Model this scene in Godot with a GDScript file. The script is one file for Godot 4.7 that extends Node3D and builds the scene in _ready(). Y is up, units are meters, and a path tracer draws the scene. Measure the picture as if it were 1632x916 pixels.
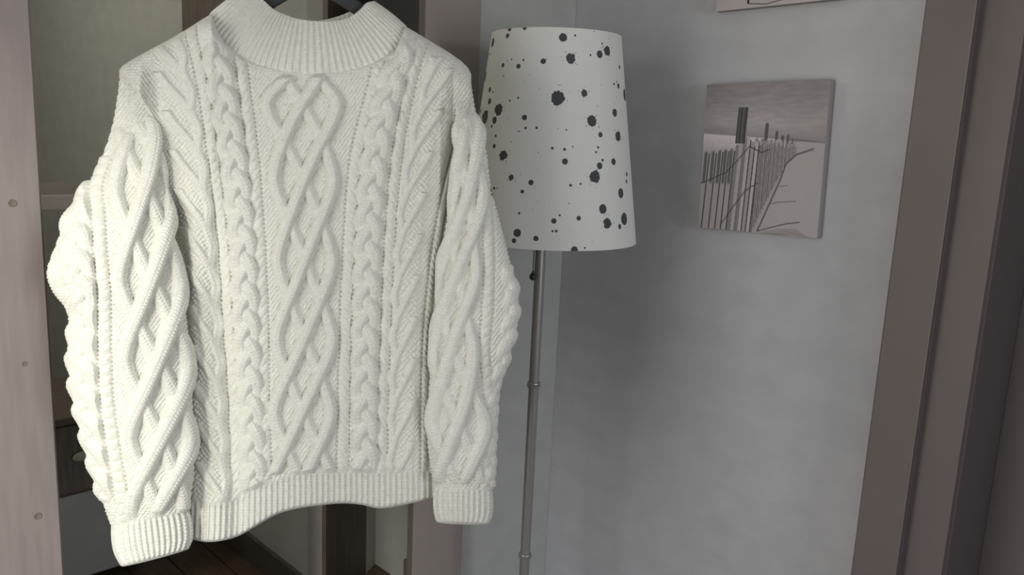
extends Node3D
# A cream cable-knit sweater hung before a doorway; behind it a floor lamp in a nook, canvas prints and painted frames.

const FOCAL := 1300.0                     # focal length in pixels of a 1632 x 916 image
const EYE := Vector3(0, 1.35, 0)
const PX := 0.00094                       # one pattern unit of the sweater in metres
var look: Basis
var corner: Node3D                        # only a transform: the room's axes start in the nook's corner
var rx: Transform3D
var M := {}
var used := {}

# ---------------------------------------------------------------- helpers
func numbered(called: String) -> String:
	var n: int = used.get(called, -1) + 1
	used[called] = n
	return called if n == 0 else "%s_%03d" % [called, n]

func tag(o: Node3D, label := "", category := "", group := "", kind := "") -> Node3D:
	if label: o.set_meta("label", label)
	if category: o.set_meta("category", category)
	if group: o.set_meta("group", group)
	if kind: o.set_meta("kind", kind)
	return o

func thing(called: String, where: Transform3D, label: String, category: String, group := "") -> Node3D:
	var o := Node3D.new()
	o.name = numbered(called)
	add_child(o, true)
	o.transform = where
	tag(o, label, category, group)
	return o

func put(called: String, mesh: Mesh, mat: Material, parent: Node3D = null, at := Transform3D()) -> MeshInstance3D:
	var o := MeshInstance3D.new()
	o.mesh = mesh
	o.material_override = mat
	if parent == null or parent == self:
		o.name = numbered(called)
		add_child(o, true)
	else:
		o.name = called
		parent.add_child(o, true)
	o.transform = at
	return o

func mat(color: Color, rough := 0.8, metal := 0.0) -> StandardMaterial3D:
	var m := StandardMaterial3D.new()
	m.albedo_color = color
	m.roughness = rough
	m.metallic = metal
	return m

func noise_tex(freq: float, seed_: int, size := 512, lo := 0.85, hi := 1.0, octaves := 4) -> NoiseTexture2D:
	var n := FastNoiseLite.new()
	n.seed = seed_
	n.frequency = freq
	n.fractal_octaves = octaves
	var t := NoiseTexture2D.new()
	t.noise = n
	t.width = size
	t.height = size
	t.seamless = true
	var g := Gradient.new()
	g.set_color(0, Color(lo, lo, lo))
	g.set_color(1, Color(hi, hi, hi))
	t.color_ramp = g
	return t

func paint(color: Color, rough: float, seed_: int, lo := 0.93, bump := 0.04) -> StandardMaterial3D:
	var m := mat(color, rough)
	m.albedo_texture = noise_tex(0.012, seed_, 512, lo, 1.0)
	m.heightmap_enabled = true
	m.heightmap_texture = noise_tex(0.06, seed_ + 7, 512, 0.0, 1.0, 3)
	m.heightmap_scale = bump
	m.uv1_triplanar = true
	m.uv1_world_triplanar = true
	m.uv1_scale = Vector3(1.7, 1.7, 1.7)
	return m

func wood(color: Color, rough: float, seed_: int, lo := 0.8, along := Vector3(9, 1.1, 9)) -> StandardMaterial3D:
	var m := mat(color, rough)
	m.albedo_texture = noise_tex(0.01, seed_, 512, lo, 1.0)
	m.uv1_triplanar = true
	m.uv1_scale = along
	return m

# a box from lo to hi with chamfered edges
func cham(lo: Vector3, hi: Vector3, c := 0.002) -> ArrayMesh:
	var st := SurfaceTool.new()
	st.begin(Mesh.PRIMITIVE_TRIANGLES)
	cham_into(st, lo, hi, c)
	return st.commit()

func quad(st: SurfaceTool, a: Vector3, b: Vector3, c: Vector3, d: Vector3, mid: Vector3) -> void:
	var n := (b - a).cross(c - a)
	if n.length_squared() < 1e-18:
		n = (c - a).cross(d - a)
	var out := n.dot((a + c) * 0.5 - mid) > 0.0
	n = (n if out else -n).normalized()
	st.set_normal(n)
	for p in ([a, c, b, a, d, c] if out else [a, b, c, a, c, d]):
		st.set_normal(n)
		st.add_vertex(p)

func cham_into(st: SurfaceTool, lo: Vector3, hi: Vector3, c: float) -> void:
	var mid := (lo + hi) * 0.5
	var h := (hi - lo) * 0.5
	c = minf(c, minf(h.x, minf(h.y, h.z)) * 0.8)
	for ax in 3:
		var b := (ax + 1) % 3
		var d := (ax + 2) % 3
		for s in [-1.0, 1.0]:
			var q := []
			for k in [[-1, -1], [1, -1], [1, 1], [-1, 1]]:
				var p := Vector3.ZERO
				p[ax] = s * h[ax]
				p[b] = k[0] * (h[b] - c)
				p[d] = k[1] * (h[d] - c)
				q.append(mid + p)
			quad(st, q[0], q[1], q[2], q[3], mid)
			for t in [-1.0, 1.0]:
				var e := []
				for k in [[0, -1], [0, 1], [1, 1], [1, -1]]:
					var p := Vector3.ZERO
					p[ax] = s * (h[ax] - (c if k[0] else 0.0))
					p[b] = t * (h[b] - (0.0 if k[0] else c))
					p[d] = k[1] * (h[d] - c)
					e.append(mid + p)
				quad(st, e[0], e[1], e[2], e[3], mid)
	for sx in [-1.0, 1.0]:
		for sy in [-1.0, 1.0]:
			for sz in [-1.0, 1.0]:
				var s := Vector3(sx, sy, sz)
				var e := []
				for ax in 3:
					var p := s * (h - Vector3(c, c, c))
					p[ax] = s[ax] * h[ax]
					e.append(mid + p)
				quad(st, e[0], e[1], e[2], e[2], mid)

# a box in the room's own axes (a along the print wall, b along the doorway wall)
func block(called: String, a0: float, a1: float, y0: float, y1: float, b0: float, b1: float, m: Material, parent: Node3D = null, c := 0.0015) -> MeshInstance3D:
	var mid := Vector3((a0 + a1) / 2, (y0 + y1) / 2, (b0 + b1) / 2)
	var h := Vector3(a1 - a0, y1 - y0, b1 - b0) / 2
	return put(called, cham(-h, h, c), m, parent, rx * Transform3D(Basis(), mid) if parent == null else Transform3D(Basis(), mid))

func structure(called: String, a0: float, a1: float, y0: float, y1: float, b0: float, b1: float, m: Material, c := 0.0015) -> MeshInstance3D:
	var o := block(called, a0, a1, y0, y1, b0, b1, m, null, c)
	tag(o, "", "", "", "structure")
	return o

# a plan outline (a, b) pulled up from y0 to y1
func prism(plan: Array, y0: float, y1: float) -> ArrayMesh:
	var st := SurfaceTool.new()
	st.begin(Mesh.PRIMITIVE_TRIANGLES)
	var mid := Vector3.ZERO
	for p in plan: mid += Vector3(p.x, (y0 + y1) / 2.0, p.y) / plan.size()
	for k in plan.size():
		var p: Vector2 = plan[k]
		var q: Vector2 = plan[(k + 1) % plan.size()]
		quad(st, Vector3(p.x, y0, p.y), Vector3(q.x, y0, q.y), Vector3(q.x, y1, q.y), Vector3(p.x, y1, p.y), mid)
		for y in [y0, y1]:
			quad(st, Vector3(mid.x, y, mid.z), Vector3(p.x, y, p.y), Vector3(q.x, y, q.y), Vector3(q.x, y, q.y), mid)
	return st.commit()

func lathe(profile: PackedVector2Array, sides := 48, closed := true) -> ArrayMesh:
	var st := SurfaceTool.new()
	st.begin(Mesh.PRIMITIVE_TRIANGLES)
	for i in profile.size() - 1:
		var p := profile[i]
		var q := profile[i + 1]
		for k in sides:
			var a := TAU * k / sides
			var b := TAU * (k + 1) / sides
			var v := [Vector3(p.x * cos(a), p.y, p.x * sin(a)), Vector3(p.x * cos(b), p.y, p.x * sin(b)), Vector3(q.x * cos(b), q.y, q.x * sin(b)), Vector3(q.x * cos(a), q.y, q.x * sin(a))]
			var t := (q - p).normalized()
			var na := Vector3(t.y * cos(a), -t.x, t.y * sin(a))
			var nb := Vector3(t.y * cos(b), -t.x, t.y * sin(b))
			for w in [[0, na], [1, nb], [2, nb], [0, na], [2, nb], [3, na]]:
				st.set_normal(w[1])
				st.set_uv(Vector2((float(k) + (1.0 if w[0] in [1, 2] else 0.0)) / sides, float(i + (1 if w[0] > 1 else 0)) / (profile.size() - 1)))
				st.add_vertex(v[w[0]])
	return st.commit()

func tube(pts: Array, r: float, sides := 10) -> ArrayMesh:
	var st := SurfaceTool.new()
	st.begin(Mesh.PRIMITIVE_TRIANGLES)
	var rings := []
	for i in pts.size():
		var p: Vector3 = pts[i]
		var d: Vector3 = (pts[mini(i + 1, pts.size() - 1)] - pts[maxi(i - 1, 0)]).normalized()
		var s := d.cross(Vector3(0.31, 0.2, 0.93)).normalized()
		var t := s.cross(d)
		var ring := []
		for k in sides:
			var n := s * cos(TAU * k / sides) + t * sin(TAU * k / sides)
			ring.append([p + n * r, n])
		rings.append(ring)
	for i in pts.size() - 1:
		for k in sides:
			var n2 := (k + 1) % sides
			for w in [rings[i][k], rings[i][n2], rings[i + 1][n2], rings[i][k], rings[i + 1][n2], rings[i + 1][k]]:
				st.set_normal(w[1])
				st.add_vertex(w[0])
	return st.commit()

# piecewise smooth curve through (x, y) knots, evaluated at x
func ev(k: PackedVector2Array, x: float, smooth := true) -> float:
	var n := k.size()
	if x <= k[0].x: return k[0].y
	if x >= k[n - 1].x: return k[n - 1].y
	var i := 0
	while k[i + 1].x < x: i += 1
	var a := k[i]
	var b := k[i + 1]
	var t := (x - a.x) / (b.x - a.x)
	if not smooth: return lerpf(a.y, b.y, t)
	var ma := 0.0
	var mb := 0.0
	var s := (b.y - a.y) / (b.x - a.x)
	ma = s if i == 0 else (b.y - k[i - 1].y) / (b.x - k[i - 1].x)
	mb = s if i + 2 >= n else (k[i + 2].y - a.y) / (k[i + 2].x - a.x)
	ma *= b.x - a.x
	mb *= b.x - a.x
	var t2 := t * t
	var t3 := t2 * t
	return (2 * t3 - 3 * t2 + 1) * a.y + (t3 - 2 * t2 + t) * ma + (-2 * t3 + 3 * t2) * b.y + (t3 - t2) * mb

func ks(flat: Array) -> PackedVector2Array:
	var out := PackedVector2Array()
	for i in range(0, flat.size(), 2):
		out.append(Vector2(flat[i], flat[i + 1]))
	return out

# ---------------------------------------------------------------- the sweater's drafting plane
# (u, v) are pattern units on the upright plane in which the sweater hangs; h is how far (in the same units) a point stands off it
const HANG := 1.2
const HANG_X := -0.307
const YAW := 0.2
func knit(u: float, v: float, h: float) -> Vector3:
	var d := look * Vector3((u - 816.0) / FOCAL, (458.0 - v) / FOCAL, -1.0)
	var t := (HANG - YAW * HANG_X - h * PX) / (-d.z - YAW * d.x)
	return EYE + d * t

# height buffer of a knitted piece: one cell per unit
class Swatch:
	var u0: int
	var v0: int
	var w: int
	var hgt: int
	var H: PackedFloat32Array
	var R: PackedByteArray
	func _init(a: int, b: int, c: int, d: int) -> void:
		u0 = a
		v0 = b
		w = c - a
		hgt = d - b
		H.resize(w * hgt)
		R.resize(w * hgt)
	# reverse stockinette: rows of staggered purl bumps
	func purl(slant: float) -> void:
		var i := 0
		for r in hgt:
			var v := float(r + v0)
			for c in w:
				var u := float(c + u0)
				var y := (v + slant * (u - 480.0)) / 4.6
				var row := floorf(y)
				var x := u / 6.6 + (0.5 if int(row) & 1 else 0.0) + 0.06 * sin(row * 1.7)
				var fx := x - floorf(x) - 0.5
				var fy := y - row - 0.5
				var q := fx * fx * 3.2 + (fy + fx * 0.5) * (fy + fx * 0.5) * 4.0
				H[i] = 1.8 * (1.0 - q) if q < 1.0 else -1.1 * minf(1.0, (q - 1.0) * 2.5)
				i += 1
	# one cord running down the piece: centre x, lift z, half width hw for every row
	func cord(xs: PackedFloat32Array, zs: PackedFloat32Array, hws: PackedFloat32Array, amp: float, id: int, lanes: float, first := 0, last := 100000, ease := 1.0) -> void:
		var s := 0.0
		for r in range(maxi(first - v0, 1), mini(last - v0, hgt - 1)):
			var c := xs[r]
			var m := clampf(xs[r + 1] - xs[r - 1], -6.0, 6.0) * 0.5
			var k := sqrt(1.0 + m * m)
			s += k
			var rise := minf(1.0, minf(float(r + v0 - first), float(last - r - v0)) / ease)
			rise = sqrt(maxf(0.02, rise * (2.0 - rise)))
			var hw := hws[r] * (0.6 + 0.4 * rise)
			var from := maxi(ceili(c - hw * k) - u0, 0)
			var to := mini(floori(c + hw * k) - u0, w - 1)
			for i in range(from, to + 1):
				var q := (float(i + u0) - c) / (k * hw)
				var p := 1.0 - q * q
				if p <= 0.0: continue
				var lane := q * lanes
				var f := lane - floorf(lane) - 0.5
				var along := (s + q * hw * m) / 5.4 + absf(f) * 1.1
				var h := (amp * sqrt(p) + zs[r] + 1.0) * rise - 1.0 - 2.0 * maxf(0.0, absf(f) * 2.0 - 0.6) + 0.5 * cos(TAU * along)
				var at := r * w + i
				if h > H[at]:
					H[at] = h
					R[at] = id
	# twisted rope of small ovals between two narrow grooves
	func rope(xs: PackedFloat32Array, hw: float, pitch: float, turn: float, amp: float, id: int, first := 0, last := 100000) -> void:
		for r in range(maxi(first - v0, 0), mini(last - v0, hgt)):
			var c := xs[r]
			for i in range(maxi(ceili(c - hw - 3.0) - u0, 0), mini(floori(c + hw + 3.0) - u0, w - 1) + 1):
				var d := float(i + u0) - c
				var q := d / hw
				var at := r * w + i
				var p := 1.0 - q * q
				if p <= 0.0:
					H[at] = minf(H[at], -2.0 - 2.0 * cos(TAU * (float(r) / 7.0 + (0.5 if d > 0.0 else 0.0))))
					continue
				var y := float(r) / pitch + turn * q * 0.5
				var g := y - floorf(y) - 0.5
				var h := amp * (pow(p, 0.5) * 0.55 + 0.75 * sqrt(maxf(0.0, 1.0 - 4.2 * g * g)) * p - 0.2) + 0.4 * cos(TAU * (float(r) / 4.8 + absf(q)))
				H[at] = h
				R[at] = id
	# seed stitch filling between two curves
	func seed_fill(lo: PackedFloat32Array, hi: PackedFloat32Array, base: float, first := 0, last := 100000) -> void:
		for r in range(maxi(first - v0, 0), mini(last - v0, hgt)):
			for i in range(maxi(ceili(lo[r]) - u0, 0), mini(floori(hi[r]) - u0, w - 1) + 1):
				var u := float(i + u0)
				var v := float(r + v0)
				var h := base + 1.9 * sin(u * 0.75 + 1.3 * sin(v * 0.21)) * sin(v * 0.72 + 0.9 * sin(u * 0.3))
				var at := r * w + i
				H[at] = h
				R[at] = 0
	func at(u: float, v: float) -> float:
		var x := clampf(u - u0, 0.0, w - 1.001)
		var y := clampf(v - v0, 0.0, hgt - 1.001)
		var i := int(x)
		var j := int(y)
		x -= i
		y -= j
		var k := j * w + i
		return (H[k] * (1.0 - x) + H[k + 1] * x) * (1.0 - y) + (H[k + w] * (1.0 - x) + H[k + w + 1] * x) * y
	func id(u: float, v: float) -> int:
		return R[clampi(int(v - v0 + 0.5), 0, hgt - 1) * w + clampi(int(u - u0 + 0.5), 0, w - 1)]

func rows(sw: Swatch, k: PackedVector2Array, plus := 0.0) -> PackedFloat32Array:
	var out := PackedFloat32Array()
	out.resize(sw.hgt)
	for r in sw.hgt:
		out[r] = ev(k, float(r + sw.v0)) + plus
	return out

func same(sw: Swatch, x: float) -> PackedFloat32Array:
	var out := PackedFloat32Array()
	out.resize(sw.hgt)
	out.fill(x)
	return out

# four-cord lattice. cross: (v, number) of the middle crossings; mid: centre line; wide: how far the outer cords swing
func lattice(sw: Swatch, cross: PackedVector2Array, mid: PackedVector2Array, wide: PackedVector2Array, hw: PackedVector2Array, amp: float, id: int, first: int, last: int, ease := 8.0) -> void:
	for s in 4:
		var xs := PackedFloat32Array()
		var zs := PackedFloat32Array()
		xs.resize(sw.hgt)
		zs.resize(sw.hgt)
		for r in sw.hgt:
			var v := float(r + sw.v0)
			var ph := (ev(cross, v) + s) * 0.25
			ph -= floorf(ph)
			var tri := 4.0 * absf(ph - 0.5) - 1.0
			var y := 1.1 * tri
			var x := 1.02 * y / pow(1.0 + pow(absf(y), 10.0), 0.1)
			xs[r] = ev(mid, v) + ev(wide, v) * x
			# the cords that run down to the left lie on top where two meet
			var going := sin(TAU * ph)
			zs[r] = (3.2 if going > 0.0 else -3.4) * minf(1.0, absf(going) * 1.6)
		sw.cord(xs, zs, rows(sw, hw), amp, id, 1.5, first + (s * 7) % 4 * int(ease * 0.2), last, ease)

func plait(sw: Swatch, mid: PackedVector2Array, swing: float, hw: PackedVector2Array, pitch: float, amp: float, id: int, first: int, last: int, shift := 0.0) -> void:
	for s in 3:
		var xs := PackedFloat32Array()
		var zs := PackedFloat32Array()
		xs.resize(sw.hgt)
		zs.resize(sw.hgt)
		for r in sw.hgt:
			var v := float(r + sw.v0)
			var ph := TAU * ((v + shift) / (pitch * 3.0) + s / 3.0)
			xs[r] = ev(mid, v) + swing * sin(ph) * ev(hw, v) / 10.0
			zs[r] = 4.6 * sin(2.0 * ph) - 0.6
		sw.cord(xs, zs, rows(sw, hw), amp, id, 1.5, first, last, 12.0)

# wide column: slanting ridges run into an edge cord, seed stitch between them
func slant_panel(sw: Swatch, mid: PackedVector2Array, half: float, dir: float, pitch: float, id: int, first: int, last: int, shift: float) -> void:
	var lo := rows(sw, mid, -half)
	var hi := rows(sw, mid, half)
	sw.seed_fill(lo, hi, 1.6, first, last)
	var m := rows(sw, mid)
	var edge := PackedFloat32Array()
	edge.resize(sw.hgt)
	for r in sw.hgt:
		edge[r] = m[r] + dir * (half * 0.72 - 3.0 * cos(TAU * (float(r) + shift) / pitch))
	sw.cord(edge, same(sw, 0.0), same(sw, half * 0.3), 6.0, id, 1.0, first, last)
	var n := ceili(float(sw.hgt) / pitch) + 2
	for k in n:
		var xs := PackedFloat32Array()
		var zs := PackedFloat32Array()
		xs.resize(sw.hgt)
		zs.resize(sw.hgt)
		var start := (k - 1) * pitch - shift
		var span := pitch * 1.25
		for r in sw.hgt:
			var t := clampf((float(r) - start) / span, 0.0, 1.0)
			xs[r] = m[r] + dir * half * (-0.95 + 1.7 * smoothstep(-0.15, 1.1, t))
			zs[r] = 2.0 - 2.5 * t
		sw.cord(xs, zs, same(sw, half * 0.27), 6.0, id, 1.0, maxi(first, int(start) + sw.v0), mini(last, int(start + span) + sw.v0))

# a grid of points becomes one mesh for each id; normals come from the whole grid so that the parts meet without a seam
func grid_meshes(P: PackedVector3Array, ids: PackedByteArray, nu: int, nv: int, flip := false, kinds := 1) -> Array:
	var N := PackedVector3Array()
	var UV := PackedVector2Array()
	N.resize(nu * nv)
	UV.resize(nu * nv)
	var sgn := -1.0 if flip else 1.0
	for j in nv:
		var ju := maxi(j - 1, 0) * nu
		var jd := mini(j + 1, nv - 1) * nu
		for i in nu:
			var il := maxi(i - 1, 0)
			var ir := mini(i + 1, nu - 1)
			N[j * nu + i] = (P[jd + i] - P[ju + i]).cross(P[j * nu + ir] - P[j * nu + il]).normalized() * sgn
			UV[j * nu + i] = Vector2(i, j) * 0.02
	var out := []
	for kind in kinds:
		var verts := PackedVector3Array()
		var norms := PackedVector3Array()
		var uvs := PackedVector2Array()
		var idx := PackedInt32Array()
		if kinds == 1:
			verts = P
			norms = N
			uvs = UV
		var remap := PackedInt32Array()
		if kinds > 1:
			remap.resize(nu * nv)
			remap.fill(-1)
		for j in nv - 1:
			for i in nu - 1:
				var a := j * nu + i
				if kinds > 1 and ids[a] != kind: continue
				var q := [a, a + 1, a + nu + 1, a + nu]
				if kinds > 1:
					for n in 4:
						var o: int = q[n]
						if remap[o] < 0:
							remap[o] = verts.size()
							verts.append(P[o])
							norms.append(N[o])
							uvs.append(UV[o])
						q[n] = remap[o]
				if flip:
					idx.append_array(PackedInt32Array([q[0], q[2], q[1], q[0], q[3], q[2]]))
				else:
					idx.append_array(PackedInt32Array([q[0], q[1], q[2], q[0], q[2], q[3]]))
		if idx.is_empty():
			out.append(null)
			continue
		var arr := []
		arr.resize(Mesh.ARRAY_MAX)
		arr[Mesh.ARRAY_VERTEX] = verts
		arr[Mesh.ARRAY_NORMAL] = norms
		arr[Mesh.ARRAY_TEX_UV] = uvs
		arr[Mesh.ARRAY_INDEX] = idx
		var mesh := ArrayMesh.new()
		mesh.add_surface_from_arrays(Mesh.PRIMITIVE_TRIANGLES, arr)
		out.append(mesh)
	return out

func join(meshes: Array) -> ArrayMesh:
	var st := SurfaceTool.new()
	for m in meshes:
		if m: st.append_from(m, 0, Transform3D())
	return st.commit()

# ---------------------------------------------------------------- the sweater
const BACK := -88.0
var top_k := ks([186, 116, 196, 104, 212, 94, 245, 76, 275, 60, 300, 45, 320, 32, 337, 22, 345, 46, 358, 68, 380, 88, 410, 103, 455, 114, 500, 117, 540, 115, 575, 108, 605, 96, 630, 80, 641, 56, 646, 42, 662, 51, 690, 68, 715, 83, 735, 97, 746, 108, 753, 122])
var edge_k := ks([337, -50, 345, -34, 358, -20, 380, -9, 410, -2, 455, 3, 500, 4, 540, 3, 575, 0, 605, -6, 630, -18, 641, -34, 646, -50])
var rib_k := ks([262, 786, 300, 794, 345, 800, 372, 797, 390, 786, 430, 768, 470, 757, 540, 752, 600, 753, 690, 752, 720, 756])
var hem_k := ks([262, 846, 300, 856, 325, 861, 350, 860, 380, 852, 410, 835, 440, 818, 470, 809, 510, 803, 545, 800, 575, 802, 605, 808, 640, 803, 690, 792, 720, 786])

# the drape of the front: how far it stands off the hanging plane
func drape(u: float, v: float, top: float, edge: float) -> float:
	var x := (u - 490.0) / 210.0
	var h := 12.0 * (1.0 - x * x)
	var fold := ev(crease_k, v)
	var d := (u - fold) / 15.0
	var low := smoothstep(220.0, 420.0, v)
	h -= 9.0 * low * exp(-d * d)
	d = (u - fold + 32.0) / 24.0
	h += 8.0 * low * exp(-d * d)
	h -= 70.0 * smoothstep(312.0, 262.0, u) * smoothstep(270.0, 450.0, v)
	var arm := ev(armhole_k, v)
	h -= 45.0 * smoothstep(arm + 1.0, arm - 15.0, u) * smoothstep(95.0, 120.0, v)
	var rec := ev(recess_k, v)
	h -= 17.0 * smoothstep(rec - 20.0, rec + 34.0, u) * smoothstep(130.0, 330.0, v)
	h += 2.5 * sin(u * 0.021 + v * 0.006) * sin(v * 0.011)
	h += 6.0 * smoothstep(640.0, 850.0, v) * (1.0 - smoothstep(360.0, 520.0, u))
	var t := (v - top) / 46.0
	if t < 1.0:
		t = 1.0 - maxf(t, 0.0)
		h += (edge - h) * (1.0 - sqrt(maxf(0.0, 1.0 - t * t)))
	return h

var crease_k := ks([150, 330, 300, 344, 400, 347, 500, 350, 600, 363, 700, 370, 800, 378])
var armhole_k := ks([100, 190, 108, 195, 186, 246, 222, 252, 262, 258, 310, 265, 400, 280, 500, 290])
var recess_k := ks([150, 712, 220, 700, 280, 686, 350, 672, 450, 664, 600, 664, 760, 668])

func rib(x: float, along: float, amp: float) -> float:
	var c := cos(TAU * x)
	return amp * (0.5 * c if c > 0.0 else -1.25 * sqrt(-c)) + 0.75 * cos(TAU * (along / 4.9 + absf(x - floorf(x) - 0.5))) * maxf(c, 0.0)

func knit_grid(nu: int, nv: int, f: Callable) -> PackedVector3Array:
	var P := PackedVector3Array()
	P.resize(nu * nv)
	for j in nv:
		for i in nu:
			var q: Vector3 = f.call(float(i) / (nu - 1), float(j) / (nv - 1))
			P[j * nu + i] = knit(q.x, q.y, q.z)
	return P

func build_sweater() -> void:
	var foot := knit(490, 800, 0)
	var sweater := thing("knitted_sweater", Transform3D(Basis(), Vector3.ZERO), "cream white cable-knit sweater with ribbed collar hanging before the doorway", "sweater")
	sweater.position = Vector3(foot.x, foot.y, foot.z)
	var to_self := Transform3D(Basis(), -sweater.position)
	body(sweater, to_self)
	collar(sweater, to_self)
	sleeves(sweater, to_self)
	fuzz(sweater)
	hanger()

const NAMES := ["ground", "lattice_cable", "plait_cable", "plait_cable", "rope_cable", "rope_cable", "rope_cable", "rope_cable", "slanted_cable", "slanted_cable", "rope_cable"]

func body(sweater: Node3D, off: Transform3D) -> void:
	var sw := Swatch.new(180, 10, 760, 870)
	sw.purl(0.05)
	# centre lines of the knitted columns
	var ropes := [
		ks([100, 384, 250, 403, 400, 414, 520, 419, 640, 420, 760, 424]),
		ks([60, 306, 130, 322, 250, 340, 400, 357, 520, 364, 640, 372, 790, 376]),
		ks([90, 606, 130, 597, 250, 568, 400, 556, 520, 551, 640, 548, 760, 546]),
		ks([70, 672, 130, 655, 250, 632, 400, 620, 520, 615, 640, 610, 760, 609])]
	for n in 4:
		sw.rope(rows(sw, ropes[n]), 8.5 if n % 2 == 0 else 7.5, 15.5, 1.0 if n < 2 else -1.0, 4.0, 4 + n, 40)
	sw.rope(rows(sw, ks([160, 748, 260, 722, 340, 704, 430, 690, 560, 679, 760, 676])), 5.0, 11.0, -1.0, 3.5, 10, 230)
	slant_panel(sw, ks([60, 262, 120, 276, 200, 292, 300, 307, 400, 318, 520, 327, 640, 333, 800, 342]), 27.0, 1.0, 62.0, 8, 60, 800, 20.0)
	slant_panel(sw, ks([90, 706, 200, 678, 300, 660, 400, 650, 520, 644, 640, 641, 760, 638]), 20.0, -1.0, 66.0, 9, 90, 756, 34.0)
	plait(sw, ks([40, 338, 100, 347, 170, 358, 250, 371, 320, 380, 400, 387, 500, 392, 600, 396, 700, 400, 790, 404]), 11.6, ks([40, 11.6, 250, 11.0, 800, 11.0]), 45.0, 10.0, 2, 30, 790)
	plait(sw, ks([70, 643, 100, 634, 150, 619, 200, 607, 300, 592, 400, 586, 500, 583, 600, 581, 760, 582]), 11.6, ks([40, 11.6, 250, 11.0, 800, 10.6]), 45.0, 10.0, 3, 62, 758, 20.0)
	lattice(sw, ks([90, 0.2, 122, 0.5, 165, 1, 288, 2, 416, 3, 540, 4, 657, 5, 770, 6]), ks([100, 483, 165, 481, 288, 484, 416, 486, 540, 485, 657, 482, 760, 482]), ks([110, 40, 165, 57, 288, 48, 416, 44, 540, 45, 657, 46, 760, 48]), ks([110, 10.5, 165, 11, 288, 10.4, 416, 10, 657, 10.4, 760, 10]), 12.5, 1, 117, 757)
	# sample every column of the grid from the shoulder or collar seam down to the ribbing
	var u_from := 190.0
	var u_to := 751.0
	var nu := 500
	var nv := 640
	var tops := PackedFloat32Array()
	var bots := PackedFloat32Array()
	var edges := PackedFloat32Array()
	for i in nu:
		var u := lerpf(u_from, u_to, float(i) / (nu - 1))
		var t := ev(top_k, u, false)
		tops.append(t)
		edges.append(ev(edge_k, u, false))
		var b := ev(rib_k, u)
		if u < 262.0: b = lerpf(minf(b, 150.0 + maxf(u - 192.0, 0.0) * 2.2), b, smoothstep(222.0, 258.0, u))
		if u > 700.0: b = minf(b, 160.0 + maxf(752.0 - u, 0.0) * 5.0 + maxf(722.0 - u, 0.0) * 16.0)
		bots.append(maxf(b, t + 30.0))
	var P := PackedVector3Array()
	var ids := PackedByteArray()
	P.resize(nu * nv)
	ids.resize(nu * nv)
	for i in nu:
		var u := lerpf(u_from, u_to, float(i) / (nu - 1))
		for j in nv:
			var v := lerpf(tops[i], bots[i], float(j) / (nv - 1))
			var H := sw.at(u, v)
			var e := minf(1.0, minf(v - tops[i], bots[i] - v) / 6.0)
			P[j * nu + i] = off * knit(u, v, drape(u, v, tops[i], edges[i]) + H * (0.35 + 0.65 * e))
			ids[j * nu + i] = sw.id(u, v)
	var parts := grid_meshes(P, ids, nu, nv, false, 11)
	# the back of the body, plain, from shoulder to hem
	var bu := 70
	var bv := 60
	var B := PackedVector3Array()
	B.resize(bu * bv)
	for j in bv:
		for i in bu:
			var s := float(i) / (bu - 1)
			var t := float(j) / (bv - 1)
			var u := lerpf(lerpf(191, 264, smoothstep(0.0, 0.35, t)), lerpf(750, 704, smoothstep(0.0, 0.35, t)), s)
			var a := ev(top_k, u, false) if u < 337.0 or u > 646.0 else lerpf(22.0, 44.0, (u - 337.0) / 309.0) + 22.0 * sin(PI * (u - 337.0) / 309.0)
			var v := lerpf(a, ev(hem_k, clampf(u, 262, 720)) - 4.0, t)
			var h := -50.0 - 45.0 * sqrt(maxf(0.0, 1.0 - pow(2.0 * s - 1.0, 2.0))) * sqrt(minf(1.0, t * 8.0 + (0.0 if u < 337.0 or u > 646.0 else 1.0)))
			B[j * bu + i] = off * knit(u, v, h)
	var back: ArrayMesh = grid_meshes(B, PackedByteArray(), bu, bv, true)[0]
	var bd := put("body", parts[0], M.knit, sweater)
	put("back_panel", back, M.knit, sweater)
	for k in range(1, 11):
		if parts[k]: put(NAMES[k], parts[k], M.knit, bd)
	# hem ribbing
	var hu := 420
	var hv := 64
	var Q := PackedVector3Array()
	Q.resize(hu * hv)
	for i in hu:
		var s := float(i) / (hu - 1)
		var u := lerpf(264.0, 706.0, s)
		var a := ev(rib_k, u) - 1.0
		var b := ev(hem_k, u)
		for j in hv:
			var t := float(j) / (hv - 1)
			var v := lerpf(a, b, minf(t * 1.08, 1.0))
			var under := maxf(0.0, t * 1.08 - 1.0) / 0.08
			var round := 1.0 - sqrt(maxf(0.0, 1.0 - pow(clampf((t - 0.86) / 0.07, 0.0, 1.0), 2.0)))
			var h := drape(u, a, -500.0, 0.0) - 2.0 * minf(1.0, t * 6.0) - 6.0 * round - 10.0 * under
			h += rib((u - 8.0 * sin(v * 0.01)) / 9.0, v, 2.2) * minf(1.0, t * 8.0) * (1.0 - round)
			Q[j * hu + i] = off * knit(u, v + 2.0 * under, h)
	put("hem_ribbing", grid_meshes(Q, PackedByteArray(), hu, hv)[0], M.knit, sweater)

func curve3(k: Array, t: float) -> Vector3:
	var n := k.size() - 1
	var x := clampf(t, 0.0, 1.0) * n
	var i := mini(int(x), n - 1)
	return (k[i] as Vector3).cubic_interpolate(k[i + 1], k[maxi(i - 1, 0)], k[mini(i + 2, n)], x - i)

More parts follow.
